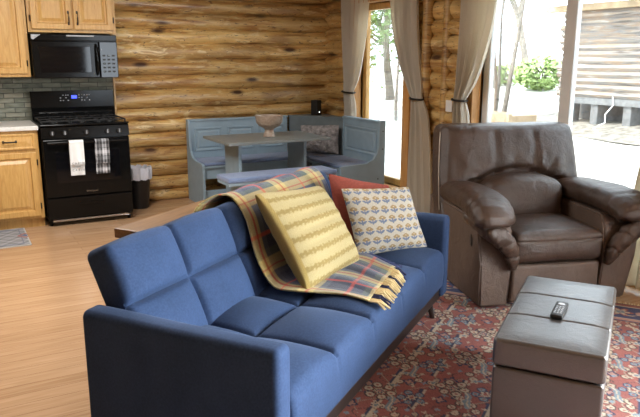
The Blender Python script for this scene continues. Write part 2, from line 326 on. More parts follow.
for yy in (5.25, 4.7, 4.1, 3.0, 1.9, .8):
    bm = B(); box(bm, 0, .25, yy-.07, yy+.07, -.25, .36, .01); obj('pier', bm, M['cabind'], cb)
bm = B(); box(bm, .45, .5, -1, 5.4, -.2, .36); obj('skirt_board', bm, M['cabind'], cb)
bm = B(); tube(bm, [(8.98, 6.86, .93), (8.93, 6.80, .80), (8.8, 6.83, .66), (8.6, 6.66, .56), (8.4, 6.70, .48), (8.25, 6.45, .42), (8.1, 6.5, .39)], .011); tag(obj('trailing_cable', bm, M['white'], smooth=True), 'pale cable trailing from under the wooden outbuilding onto gravel', 'cable')  # thin electric-style cable lying across the gravel
bm = B()
box(bm, 8.05, 8.13, 8.1, 9.1, .30, .60, .01); box(bm, 8.13, 8.7, 8.1, 9.1, .30, .57, .01)
tag(obj('timber_planter', bm, M['cabint']), 'low pale timber retaining edge on the ground outside, left of the outbuilding', 'planter')
def branchy(bm, p, d, L, r, depth, rs):
    pts = [Vector(p)]; dd = Vector(d).normalized()
    for k in range(5):
        dd = (dd+Vector(rs.uniform(-.16, .16, 3))).normalized(); pts.append(pts[-1]+dd*L/5)
    tube(bm, pts, [r*(1-.12*k) for k in range(6)], 6); ends = [pts[-1]]
    if depth:
        for k in range(3):
            ends += branchy(bm, pts[rs.randint(2, 6)], (dd+Vector(rs.uniform(-.8, .8, 3))).normalized(), L*.62, r*.5, depth-1, rs)
    return ends
def tree(x, y, h, r, seed, label, leafy=0, lm='leaf', lean=(0, 0, 1), spread=.9, trunk_n=1, name='tree'):
    rs = np.random.RandomState(seed); z = ground_z(min(x, 14), y)-.05
    t = thing(name, label, 'tree', (x, y, z)); bm = B(); ends = []
    for k in range(trunk_n): ends += branchy(bm, (0, 0, 0), Vector(lean)+Vector(rs.uniform(-.15, .15, 3)), h, r, 2, rs)
    obj('trunk', bm, M['bark'], t, True)
    if leafy:
        bm = B()
        for k in range(leafy):
            c = ends[rs.randint(len(ends))]+Vector(rs.normal(0, spread*.45, 3)); a = Vector(rs.normal(0, 1, 3)).normalized(); b = a.orthogonal().normalized(); s = rs.uniform(.035, .085)
            vs = [bm.verts.new(c+a*s), bm.verts.new(c+b*s*.5), bm.verts.new(c-a*s), bm.verts.new(c-b*s*.5)]; bm.faces.new(vs)
        obj('foliage', bm, M[lm], t)
tree(9.5, 13.6, 2.1, .13, 3, 'leafy green tree seen through the narrow window by the dining nook', 4200, spread=1.1)
tree(7.8, 10.95, 1.9, .04, 5, 'slim tree with sparse leaves close behind the narrow window', 1100, spread=.8, trunk_n=1)
tree(8.8, 9.0, 3.8, .05, 8, 'bare leaning grey tree outside, second from left in the sliding window', 0, lean=(0, -.07, 1))
tree(8.75, 9.15, 3.0, .035, 11, 'bare forked sapling with thin stems outside the sliding window', 0, lean=(-.05, .12, 1), trunk_n=2)
tree(13, 13.9, 6.5, .22, 14, 'thick pale trunked tree at the left edge of the sliding window', 0, name='tree')
tree(17, 16.3, 5.5, .14, 17, 'distant bare tree rising over the green bush', 0)
def bush(x, y, w_, h, n, seed, label):
    rs = np.random.RandomState(seed); t = thing('bush', label, 'bush', (x, y, ground_z(min(x, 14), y)))
    bm = B()
    for k in range(9): tube(bm, [(0, 0, 0), (rs.uniform(-.3, .3)*w_, rs.uniform(-.3, .3)*w_, h*.5), (rs.uniform(-.6, .6)*w_, rs.uniform(-.6, .6)*w_, h*.9)], [.03, .02, .008], 5)
    obj('stems', bm, M['bark'], t)
    bm = B()
    for k in range(n):
        d = Vector(rs.normal(0, 1, 3)).normalized()*rs.uniform(.55, 1)**.5; c = Vector((d.x*w_, d.y*w_, h*.5+d.z*h*.5)); a = Vector(rs.normal(0, 1, 3)).normalized(); b = a.orthogonal().normalized(); s = rs.uniform(.05, .12)
        vs = [bm.verts.new(c+a*s), bm.verts.new(c+b*s*.5), bm.verts.new(c-a*s), bm.verts.new(c-b*s*.5)]; bm.faces.new(vs)
    obj('foliage', bm, M['leaf2'], t)
bush(13.2, 12.25, .66, .85, 1300, 4, 'light green bush on the ground just left of the outbuilding')
bush(14.0, 14.3, .6, .6, 450, 6, 'smaller faint green bush farther left beyond the grey trunk')

# ---------------------------------------------------------------- kitchen
def raised_panel(bm, x0, x1, z0, z1, y, fr=.055, d=.012):
    """frame and bevelled field facing -y on the plane y"""
    o = [(x0, z0), (x1, z0), (x1, z1), (x0, z1)]
    def ring(k, dy): return [bm.verts.new((a+(k if a == x0 else -k), y+dy, b+(k if b == z0 else -k))) for a, b in o]
    rs = [ring(0, .02), ring(0, 0), ring(.004, -.003), ring(fr-.008, -.003), ring(fr, d), ring(fr+.012, d), ring(fr+.04, -.001)]
    for a, b in zip(rs, rs[1:]):
        for k in range(4): bm.faces.new((a[k], a[(k+1) % 4], b[(k+1) % 4], b[k]))
    bm.faces.new(rs[-1]); bm.faces.new(rs[0][::-1]); return bm
def pull(bm, x, z, y, L=.10, vert=True):
    d = (0, L/2) if vert else (L/2, 0)
    tube(bm, [(x-d[0], y, z-d[1]), (x-d[0]*.95, y-.025, z-d[1]*.95), (x, y-.032, z), (x+d[0]*.95, y-.025, z+d[1]*.95), (x+d[0], y, z+d[1])], .006, 8)
    for s in (-1, 1): box(bm, x+s*d[0]-.008, x+s*d[0]+.008, y-.004, y+.001, z+s*d[1]-.012, z+s*d[1]+.012, .002)
    return bm
def hinge(x, z, y, par):
    bm = B(); box(bm, x-.006, x+.006, y-.008, y+.002, z-.025, z+.025, .002); cyl(bm, (x, y-.008, z-.027), (x, y-.008, z+.027), .004, n=8); obj('hinge', bm, M['bronze'], par)
def door(par, x0, x1, z0, z1, y, hs, hz, lab=None):
    """hs: side of the handle"""
    bm = raised_panel(B(), x0, x1, z0, z1, y-.02); d = obj('door', bm, M['oakf'], par); obj('handle', pull(B(), x0+.03 if hs < 0 else x1-.03, hz, y-.022), M['bronze'], d, True)
    for z in (z0+.09, z1-.09): hinge(x1+.006 if hs < 0 else x0-.006, z, y-.012, d)
def upper_cab(x0, x1, z0, z1, label, nd=2):
    c = thing('wall_cabinet', label, 'cabinet', (0, YB-.08, 0), 0, ); y = -.31
    bm = B(); box(bm, x0, x1, y, 0, z0, z1, .002); obj('body', bm, M['oak'], c)
    w_ = (x1-x0-.04)/nd
    for k in range(nd):
        a = x0+.02+k*w_+.008; door(c, a, a+w_-.016, z0+.03, z1-.03, y, (1 if k == 0 else -1) if nd == 2 else -1, z0+.13)
    return c
upper_cab(.655, 1.418, 1.715, 2.33, 'two-door oak cabinet hung above the black microwave')
upper_cab(.02, .645, 1.325, 2.33, 'tall single-door oak wall cabinet left of the black microwave', 1)
upper_cab(-.90, .01, 1.325, 2.33, 'far left two-door oak wall cabinet over the counter')
def base_cab(x0, x1, label):
    c = thing('base_cabinet', label, 'cabinet', (0, 6.25, 0)); bm = B(); box(bm, x0, x1, 0, .58, .09, .875, .002); obj('body', bm, M['oak'], c)
    bm = B(); box(bm, x0, x1, .06, .56, 0, .09); obj('toe_kick', bm, M['oak'], c)
    bm = B(); raised_panel(bm, x0+.03, x1-.03, .715, .85, -.02, .022, .003); d = obj('drawer', bm, M['oakf'], c); obj('handle', pull(B(), (x0+x1)/2, .785, -.022, .1, False), M['bronze'], d, True)
    door(c, x0+.03, x1-.03, .115, .685, 0, -1, .60); return c
base_cab(.165, .625, 'oak base cabinet with drawer, directly left of the black cooker')
base_cab(-.30, .160, 'second oak base cabinet from the cooker, mostly out of view')
base_cab(-.765, -.305, 'third oak base cabinet from the cooker')
bm = B(); box(bm, -.77, .632, 6.215, YB-.08, .877, .915, .006); tag(obj('countertop', bm, M['counter']), 'pale laminate countertop on the oak base cabinets', 'countertop')
# cooker
st = thing('gas_range', 'black freestanding gas range between oak cabinets and log wall', 'cooker', (.645, 6.207, 0)); SW = .757
bm = B(); box(bm, 0, SW, .02, .60, .06, .905, .004)
for x in (.03, SW-.03):
    for y in (.06, .58): cyl(bm, (x, y, 0), (x, y, .07), .016, n=10)
obj('body', bm, M['black'], st)
bm = B(); box(bm, .005, SW-.005, -.02, .02, .075, .262, .006); box(bm, .27, .49, -.026, -.018, .185, .215, .006); dr = obj('drawer', bm, M['black'], st)
bm = B(); box(bm, .04, SW-.04, -.012, -.002, .045, .062, .002); obj('kick_strip', bm, M['chrome'], st)
bm = B(); box(bm, .005, SW-.005, -.03, .02, .275, .79, .008); od = obj('oven_door', bm, M['black'], st)
bm = B(); box(bm, .10, SW-.10, -.033, -.029, .40, .68, .001); obj('door_glass', bm, M['dglass'], od)
bm = B(); tube(bm, [(.04, -.075, .765), (SW/2, -.078, .765), (SW-.04, -.075, .765)], .013, 12)
for x in (.05, SW-.05): cyl(bm, (x, -.03, .765), (x, -.075, .765), .010, n=10)
obj('handle', bm, M['black'], od, True)
text('lettering', 'Whirlpool', .024, od, (.392, -.0345, .305), (R(90), 0, 0), M['chrome'])
bm = B(); prism(bm, [(-.025, .80), (-.012, .895), (.03, .905), (.03, .80)], lambda a, b, t: (t, a, b), .0, SW); cp = obj('control_panel', bm, M['black'], st)
for x in (.09, .195, .378, .56, .665):
    bm = B(); cyl(bm, (x, -.018, .848), (x, -.05, .845), .021, .018, 18); kn = obj('knob', bm, M['blackm'], cp, True)
    bm = B(); box(bm, x-.004, x+.004, -.056, -.046, .832, .864, .001); obj('indicator', bm, M['button'], kn)
bm = B(); box(bm, -.004, SW+.004, -.02, .56, .905, .922, .006); ct = obj('cooktop', bm, M['black'], st)
for gx in (.02, .265, .51):
    bm = B(); x1 = gx+.227
    for a, b in (((gx, .03), (x1, .03)), ((gx, .52), (x1, .52)), ((gx, .03), (gx, .52)), ((x1, .03), (x1, .52)), ((gx, .275), (x1, .275)), (((gx+x1)/2, .03), ((gx+x1)/2, .52))):
        tube(bm, [(a[0], a[1], .945), (b[0], b[1], .945)], .007, 6)
    for x in (gx, x1):
        for y in (.03, .52): cyl(bm, (x, y, .92), (x, y, .945), .007, n=6)
    obj('grate', bm, M['iron'], ct)
    for y in (.15, .40):
        bm = B(); cyl(bm, ((gx+x1)/2, y, .92), ((gx+x1)/2, y, .936), .036, .032, 20); obj('burner', bm, M['iron'], ct, True)
bm = B(); prism(bm, [(.55, .91), (.545, 1.0), (.575, 1.03), (.575, 1.185), (.61, 1.185), (.61, .91)], lambda a, b, t: (t, a, b), 0, SW); bg = obj('backguard', bm, M['black'], st)
bm = B(); tube(bm, [(.06, .540, .985), (SW-.03, .540, .985)], .005, 6); obj('trim_strip', bm, M['chrome'], bg)
bm = B(); box(bm, .365, .415, .570, .576, 1.112, 1.142, .002); obj('display', bm, M['blue_led'], bg)
for x in (.265, .29, .315, .335, .435, .46, .485, .51, .53):
    for z in (1.145, 1.12, 1.095):
        if int(x*1000+z*1000) % 3: bm = B(); box(bm, x-.006, x+.006, .571, .5755, z-.004, z+.004); obj('key', bm, M['button'], bg)
def towel(x0, x1, z1, y, label, pattern, mat, lo=.0):
    t = thing('dish_towel', label, 'towel', (.645, 6.207, 0)); n = 26
    def f(u, v):
        L = .60; s = (v-.42)*L     # v along the length, over the bar
        if abs(s) < .03: th = s/.03*math.pi/2; yy = y-math.sin(-th)*.0; z = .765+.020*math.cos(th); yy = -.078+.022*math.sin(th)
        else: z = .765-(abs(s)-.03)*(.90 if s < 0 else .94); yy = -.078+(.019 if s > 0 else -.019)
        x = x0+(x1-x0)*u
        return (x+.012*(.765-z)*math.sin(3*v), yy+.003*math.sin(u*9+v*3)*min(1, abs(s)*8), z)
    bm = gridmesh(40, 90, f); o = obj('cloth', bm, mat, t, True); solid(o, .003, 0)
    if pattern: color(o, pattern)
    return t
tw = towel(.215, .335, .78, 0, 'white tea towel with grey lettering hanging on the oven handle', None, M['white'])
for q_, z_, s_ in (('C A B I N', .572, .026), ('sweet', .548, .018), ('C A B I N', .512, .026)): text('lettering', q_, s_, tw, (.277, -.1025, z_), (R(90), 0, 0), M['ink'])
def pl_dark(p):
    a = (np.sin(p[:, 0]*230) > .1).astype(float); b = (np.sin(p[:, 2]*115) > .0).astype(float); a2 = (np.sin(p[:, 0]*75+1) > .2); b2 = (np.sin(p[:, 2]*40) > .3)
    k = .06+.30*a*.6+.30*b*.6; k = np.where(a2 & b2, k+.3, k); k = np.where(~a2 & ~b2, k*.35, k); return np.stack([k, k, k*1.05], 1)
towel(.435, .555, .78, 0, 'black and white plaid towel hanging on the oven handle', pl_dark, M['paint'])
# microwave
mw = thing('microwave', 'black over-range microwave under the oak cabinet', 'microwave', (.662, 6.49, 1.312)); MW = .742; MH = .388
bm = B(); box(bm, 0, MW, .02, .35, 0, MH, .004); obj('body', bm, M['black'], mw)
bm = B(); box(bm, 0, MW, -.012, .02, MH-.055, MH, .005)
for k in range(22): box(bm, .03+k*.031, .052+k*.031, -.0135, -.011, MH-.035, MH-.028)
vt_ = obj('vent', bm, M['black'], mw)
bm = B(); box(bm, .30, .54, -.0145, -.0115, MH-.018, MH-.006); obj('vent_label', bm, M['button'], vt_); bm = B(); prism(bm, [(.005, MH-.004), (.085, MH-.004), (.02, MH-.05), (.005, MH-.04)], lambda a, b, t: (a, t, b), -.0145, -.0115); obj('sticker', bm, M['button'], vt_)
bm = B(); box(bm, 0, .575, -.02, .02, .0, MH-.06, .008); dd = obj('door', bm, M['black'], mw)
bm = B(); box(bm, .06, .50, -.0235, -.019, .05, MH-.105, .002); obj('door_glass', bm, M['dglass'], dd)
bm = B(); tube(bm, [(.548, -.02, .03), (.55, -.055, .06), (.55, -.058, MH/2-.03), (.55, -.055, MH-.12), (.548, -.02, MH-.085)], .011, 10); obj('handle', bm, M['black'], dd, True)
bm = B(); box(bm, .58, MW, -.02, .02, .0, MH-.06, .006); kp = obj('control_panel', bm, M['dglass'], mw)
for i in range(3):
    for j in range(5): bm = B(); box(bm, .605+i*.042, .63+i*.042, -.0225, -.0195, .05+j*.036, .066+j*.036); obj('key', bm, M['blackm'], kp)
# bin with liner
bn = thing('trash_can', 'small black trash can with a white liner beside the cooker', 'trash can', (1.575, 6.66, 0))
lathe_p = [(.085, 0), (.09, .01), (.118, .36), (.124, .365), (.124, .375), (.112, .375), (.085, .02)]
obj('bin', lathe(B(), lathe_p), M['trash'], bn, True)
def bag(u, v):
    a = u*2*math.pi; r = .108+.025*math.sin(min(v*1.25, 1)*math.pi*.75)+.004*math.sin(a*13+v*4); z = (.34+.105*v*2 if v < .5 else .445-.15*(v-.5)*2)+.008*math.sin(a*7)+.005*math.sin(a*17); return (r*math.cos(a), r*math.sin(a), z)
def bag(u, v):
    a = u*2*math.pi; w_ = .006*math.sin(a*11)+.004*math.sin(a*23+1)
    if v < .5: r = .095+.035*(v*2); z = .30+.13*v*2
    else: r = .13+.005*math.sin((v-.5)*6.28); z = .43-.13*(v-.5)*2
    return ((r+w_)*math.cos(a), (r+w_)*math.sin(a), z+w_)
obj('liner', gridmesh(70, 14, bag), M['bag'], bn, True)
# mat in front of the cabinets
bm = B(); box(bm, -.45, .447, 5.67, 6.29, .001, .009, .003); bmesh.ops.subdivide_edges(bm, edges=bm.edges[:], cuts=1)
bm.free(); bm = gridmesh(120, 84, lambda u, v: (-.45+u*.897, 5.67+v*.62, .008)); mt = obj('kitchen_mat', bm, M['paint']); solid(mt, .007, -1)
def matcol(p):
    x = p[:, 0]; y = p[:, 1]; k = .30+.08*np.sin(x*47)*np.sin(y*53)+.07*np.sin(x*91+3)*np.cos(y*77); c = np.stack([k*.98, k*.98, k*1.02], 1)
    d = np.minimum(np.minimum(.447-x, y-5.67), 6.29-y); c[d < .014] = (.5, .48, .45); c[(d > .05) & (d < .06)] = (.16, .18, .24)
    r = (np.abs(((x+.02) % .3)-.15)+np.abs(y-6.0)*.8); c[(r < .07) & (r > .045)] = (.36, .13, .11); c[r < .03] = (.12, .15, .26); return c
color(mt, matcol); tag(mt, 'small grey patterned mat on the floor before the oak cabinets', 'mat')

# ---------------------------------------------------------------- dining nook
def panel_field(bm, x0, x1, z0, z1, y):
    o = [(x0, z0), (x1, z0), (x1, z1), (x0, z1)]
    def ring(k, dy): return [bm.verts.new((a+(k if a == x0 else -k), y+dy, b+(k if b == z0 else -k))) for a, b in o]
    rs = [ring(0, 0), ring(.003, -.012), ring(.012, -.012), ring(.03, -.002), ring(.05, -.012)]
    for a, b in zip(rs, rs[1:]):
        for k in range(4): bm.faces.new((a[k], a[(k+1) % 4], b[(k+1) % 4], b[k]))
    bm.faces.new(rs[-1]); return bm
ENDP = [(0, 0), (0, .86), (-.055, .86), (-.075, .82), (-.085, .62), (-.105, .53), (-.16, .475), (-.26, .45), (-.47, .44), (-.49, .42), (-.49, 0)]
def bench_unit(name, label, L, loc, rz, mat='nook', npan=3, endL=True, endR=True, H=.84):
    """local: x along, back at y=0, seat towards -y"""
    t = thing(name, label, 'bench', loc, rz)
    for e, x in ((endL, 0), (endR, L-.025)):
        if e: obj('end_panel', prism(B(), ENDP, lambda a, b, q: (q, a, b), x, x+.025), M[mat], t)
    bm = B(); box(bm, .025, L-.025, -.05, -.02, .30, H, .003); box(bm, .02, L-.02, -.065, -.0, H-.0, H+.022, .004)
    w_ = (L-.08)/npan
    for k in range(npan): panel_field(bm, .04+k*w_+.03, .04+(k+1)*w_-.03, .52, H-.07, -.05)
    obj('backrest', bm, M[mat], t)
    bm = B(); box(bm, .025, L-.025, -.47, -.04, .395, .415, .003); obj('seat', bm, M[mat], t)
    bm = B(); box(bm, .025, L-.025, -.445, -.43, .28, .395, .002); box(bm, .025, L-.025, -.44, -.425, .04, .16, .002); obj('seat_base', bm, M[mat], t)
    bm = rbox(.03, L-.03, -.475, -.07, .417, .452, .014, .06); obj('seat_cushion', bm, M['slate'], t, True); return t
bench_unit('nook_bench', 'long blue-grey panelled bench against the back log wall', 1.20, (2.15, YB-.09, 0), 0, npan=3, endR=False)
rb = bench_unit('nook_bench', 'short blue-grey nook bench with dotted end panel under the narrow window', .76, (XR-.16, 5.50+.76, 0), R(-90), npan=1, endL=False, endR=False, H=.86)
EN2 = [(0, 0), (0, .885), (-.05, .885), (-.065, .86), (-.07, .66), (-.085, .57), (-.13, .50), (-.22, .465), (-.47, .455), (-.52, .45), (-.52, 0)]
ep = obj('end_panel', prism(B(), EN2, lambda a, b, q: (q, a, b), .735, .765), M['nook'], rb)
for a, b in ((-.03, .78), (-.03, .60), (-.08, .30), (-.40, .30), (-.08, .12), (-.40, .12)):
    bm = B(); cyl(bm, (.764, a, b), (.768, a, b), .007, n=10); obj('bolt_cover', bm, M['dot'], ep)
cn = thing('nook_corner_seat', 'corner seat, coloured darker for shade, joining the two blue-grey nook benches', 'bench', (3.80, 6.84, 0))
def P3(pts, z0, z1): return prism(B(), pts, lambda a, b, q: (a, b, q), z0, z1)
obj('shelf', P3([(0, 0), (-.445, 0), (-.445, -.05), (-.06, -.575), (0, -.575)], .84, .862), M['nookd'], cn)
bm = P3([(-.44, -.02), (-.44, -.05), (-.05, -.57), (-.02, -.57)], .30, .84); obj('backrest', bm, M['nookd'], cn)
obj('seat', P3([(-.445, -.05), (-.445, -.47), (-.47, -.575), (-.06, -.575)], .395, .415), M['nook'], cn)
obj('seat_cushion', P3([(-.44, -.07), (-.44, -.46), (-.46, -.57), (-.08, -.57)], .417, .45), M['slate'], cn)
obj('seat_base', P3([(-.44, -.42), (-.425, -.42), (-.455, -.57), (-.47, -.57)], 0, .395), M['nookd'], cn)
sp = thing('speaker', 'small black speaker with a white light on the nook corner shelf', 'speaker', (3.64, 6.68, .862), R(25)); bm = B(); box(bm, -.045, .045, -.045, .045, 0, .17, .01, 3); obj('body', bm, M['blackm'], sp)
bm = B(); cyl(bm, (0, -.044, .035), (0, -.049, .035), .006, n=10); obj('indicator', bm, M['led'], sp)
tb = thing('dining_table', 'blue-grey trestle dining table in the corner nook', 'table', (2.119, 5.514, 0))
bm = B(); box(bm, 0, 1.05, 0, .70, .725, .75, .004); obj('tabletop', bm, M['tabletop'], tb)
for x in (.165, .845):
    bm = B(); prism(bm, [(.14, .725), (.52, .725), (.50, .6), (.50, .12), (.56, .03), (.56, 0), (.10, 0), (.10, .03), (.15, .12), (.15, .6)], lambda a, b, q: (q, a, b), x-.015, x+.015); obj('leg', bm, M['nook'], tb)
bm = B(); box(bm, .18, .83, .335, .365, .22, .32, .003); obj('stretcher', bm, M['nook'], tb)
bh = thing('dining_bench', 'backless blue-grey bench pulled up before the nook table', 'bench', (2.001, 5.235, 0))
obj('seat_cushion', rbox(-.005, 1.075, -.01, .29, .44, .485, .014, .05), M['slate'], bh, True)
bm = B(); box(bm, 0, 1.07, 0, .28, .415, .44, .003); obj('seat', bm, M['nook'], bh)
for x in (.13, .94):
    bm = B(); box(bm, x-.014, x+.014, .02, .26, 0, .415, .003); obj('leg', bm, M['nook'], bh)
bm = B(); box(bm, .14, .93, .127, .153, .15, .23, .003); obj('stretcher', bm, M['nook'], bh)
prof = [(.055, 0), (.062, .006), (.055, .02), (.045, .05), (.04, .072), (.055, .085), (.095, .105), (.122, .14), (.134, .19), (.137, .207), (.130, .207), (.126, .19), (.113, .145), (.09, .115), (.05, .098), (.005, .094)]
bw = thing('pedestal_bowl', 'carved pale wooden pedestal bowl on the dining table', 'bowl', (2.66, 5.83, .751))
bm = lathe(B(), prof, 48)
for v in bm.verts:
    a = math.atan2(v.co.y, v.co.x); r = math.hypot(v.co.x, v.co.y)
    if .02 < v.co.z < .18: v.co.xy *= 1+.03*math.cos(a*16)
obj('bowl', bm, M['bowl'], bw, True)
def pillow(name, corners, th, mat, par=None, n=44, fn=None, puff=.75, sag=.06, edge=.0):
    """corners BL, BR, TR, TL in 3-D; closed two-sided cushion"""
    BL, BR, TR, TL = [Vector(c) for c in corners]; nn = (BR-BL).cross(TL-BL).normalized(); bm = B(); V = {}; lay = bm.verts.layers.float_vector.new('rest')
    def P(u, v, s):
        uu, vv = u*2-1, v*2-1; rc_ = 1-.035*(abs(uu)*abs(vv))**5; pinch = 1-sag*(1-abs(vv)**2)*abs(uu)**3; pv = 1-sag*(1-abs(uu)**2)*abs(vv)**3
        a = (uu*pinch*rc_+1)/2; b = (vv*pv*rc_+1)/2; p = (BL*(1-a)+BR*a)*(1-b)+(TL*(1-a)+TR*a)*b
        h = (max(0, 1-abs(uu)**2.6)**puff*max(0, 1-abs(vv)**2.6)**puff)
        d = th/2*h; w_ = .010*vnoise(p*4.0, 1, 3)*h
        if fn: w_ += fn(u, v, s)*h
        return p+nn*s*(d+w_+edge*(.15+.85*(1-(abs(uu)*abs(vv))**6)))
    for s in (1, -1):
        for i in range(n+1):
            for j in range(n+1):
                if s == -1 and (i in (0, n) or j in (0, n)) and not edge: V[s, i, j] = V[1, i, j]
                else: V[s, i, j] = bm.verts.new(P(i/n, j/n, s))
        for i in range(n):
            for j in range(n): bm.faces.new((V[s, i, j], V[s, i+1, j], V[s, i+1, j+1], V[s, i, j+1]))
    if edge:
        lp = [(i, 0) for i in range(n)]+[(n, j) for j in range(n)]+[(i, n) for i in range(n, 0, -1)]+[(0, j) for j in range(n, 0, -1)]
        for a, b in zip(lp, lp[1:]+lp[:1]): bm.faces.new((V[1, a[0], a[1]], V[1, b[0], b[1]], V[-1, b[0], b[1]], V[-1, a[0], a[1]]))
    for (s, i, j), v in V.items(): v[lay] = (i/n, j/n, s)
    return obj(name, bm, mat, par, True)
def rest_color(o, fn):
    me = o.data; n = len(me.vertices); co = np.empty(n*3, 'f'); me.attributes['rest'].data.foreach_get('vector', co); c = np.ones((n, 4), 'f'); c[:, :3] = fn(co.reshape(-1, 3))
    a = me.color_attributes.new('Col', 'FLOAT_COLOR', 'POINT'); a.data.foreach_set('color', c.ravel())
fp = pillow('throw_pillow', [(3.385, 6.52, .462), (3.665, 6.20, .462), (3.68, 6.215, .79), (3.36, 6.55, .775)], .15, M['fur'], n=50, fn=lambda u, v, s: .012*vnoise((u*22, v*22, s*4), 1, 2)+.008*vnoise((u*50, v*50, s), 1, 5))
tag(fp, 'fluffy grey fur pillow propped on the nook corner seat', 'pillow')

# ---------------------------------------------------------------- curtains, outlet
def curtain(label, top, tie, bot, ztie=1.14, x=3.80, folds=6, bx=0, amp0=1):
    t = thing('curtain', label, 'curtain', (0, 0, 0)); zt, zb = 2.2, .03
    def lerp(a, b, k): return a+(b-a)*k
    def span(z):
        if z > ztie:
            k = (zt-z)/(zt-ztie); k0 = k**1.6*(3-2*k**1.6)*.5+k**3*.5 if k < 1 else 1; k0 = min(1, k**2.1); k1 = min(1, k**2.1)
            return lerp(top[0], tie[0], k0), lerp(top[1], tie[1], k1)
        k = min(1, ((ztie-z)/(ztie-zb))*1.0); k = k**.55; return lerp(tie[0], bot[0], k), lerp(tie[1], bot[1], k)
    def f(u, v):
        z = zt+(zb-zt)*v; a, b = span(z); w_ = abs(b-a); amp = min(.045, .012+.05*(.55/max(w_, .12))*.35); near = math.exp(-((z-ztie)/.10)**2); amp = amp*(1-.35*near)*amp0
        ph = u*folds*2*math.pi+.35*math.sin(z*2.3+u*5)
        return (x-near*.02+bx*(1-v)*0+amp*math.sin(ph)*(.8+.2*math.sin(u*17)), a+(b-a)*(u+.010*math.sin(ph*2)), z+.004*math.sin(ph))
    o = obj('fabric', gridmesh(150, 90, f), M['curtain'], t, True); solid(o, .003, 0)
    a, b = span(ztie); c = (a+b)/2; r = abs(b-a)/2+.012; bm = B(); pts = [(x-.02+.058*math.cos(q), c+r*math.sin(q), ztie+.006*math.sin(q)) for q in np.linspace(0, 2*math.pi, 28)]
    tube(bm, pts, .010, 6); obj('tieback', bm, M['blackm'], t, True); return t, c
curtain('linen curtain tied back beside the nook corner, leftmost of all', (5.93, 6.50), (6.20, 6.38), (6.16, 6.40), 1.135, x=3.852, amp0=.6)
curtain('linen curtain hanging between the narrow window and log post', (5.06, 5.47), (4.93, 5.05), (4.74, 5.10), 1.13)
curtain('linen curtain tied back beside the recliner and light switch', (4.02, 4.44), (4.33, 4.45), (4.27, 4.48), 1.15)
curtain('linen curtain at the right edge, behind the recliner arm', (2.30, 2.68), (2.35, 2.56), (2.28, 2.74), 1.15)
for nm, a, b, lab in (('curtain_rod', 4.85, 6.48, 'black curtain rod above the narrow nook window'), ('curtain_rod', 2.15, 4.58, 'long black curtain rod above the sliding window')):
    t = thing(nm, lab, 'curtain rod', (3.80, 0, 2.2)); bm = B(); cyl(bm, (0, a, 0), (0, b, 0), .012, n=12); obj('rod', bm, M['bronze'], t, True)
    for y in (a, b):
        bm = B(); bmesh.ops.create_uvsphere(bm, u_segments=12, v_segments=8, radius=.026, matrix=Matrix.Translation((0, y, 0))); obj('finial', bm, M['bronze'], t, True)
        bm = B(); yy = y+(.06 if y == a else -.06); box(bm, 0, .15, yy-.008, yy+.008, -.01, .006); obj('bracket', bm, M['bronze'], t)
ol = thing('light_switch', 'white light switch plate on the log wall beside the curtain', 'switch', (3.885, 4.645, 1.09))
bm = B(); box(bm, -.008, 0, -.045, .04, -.06, .06, .003); obj('plate', bm, M['white'], ol)
bm = B(); box(bm, -.014, -.007, -.012, .012, -.02, .02, .002); obj('rocker', bm, M['white'], ol)

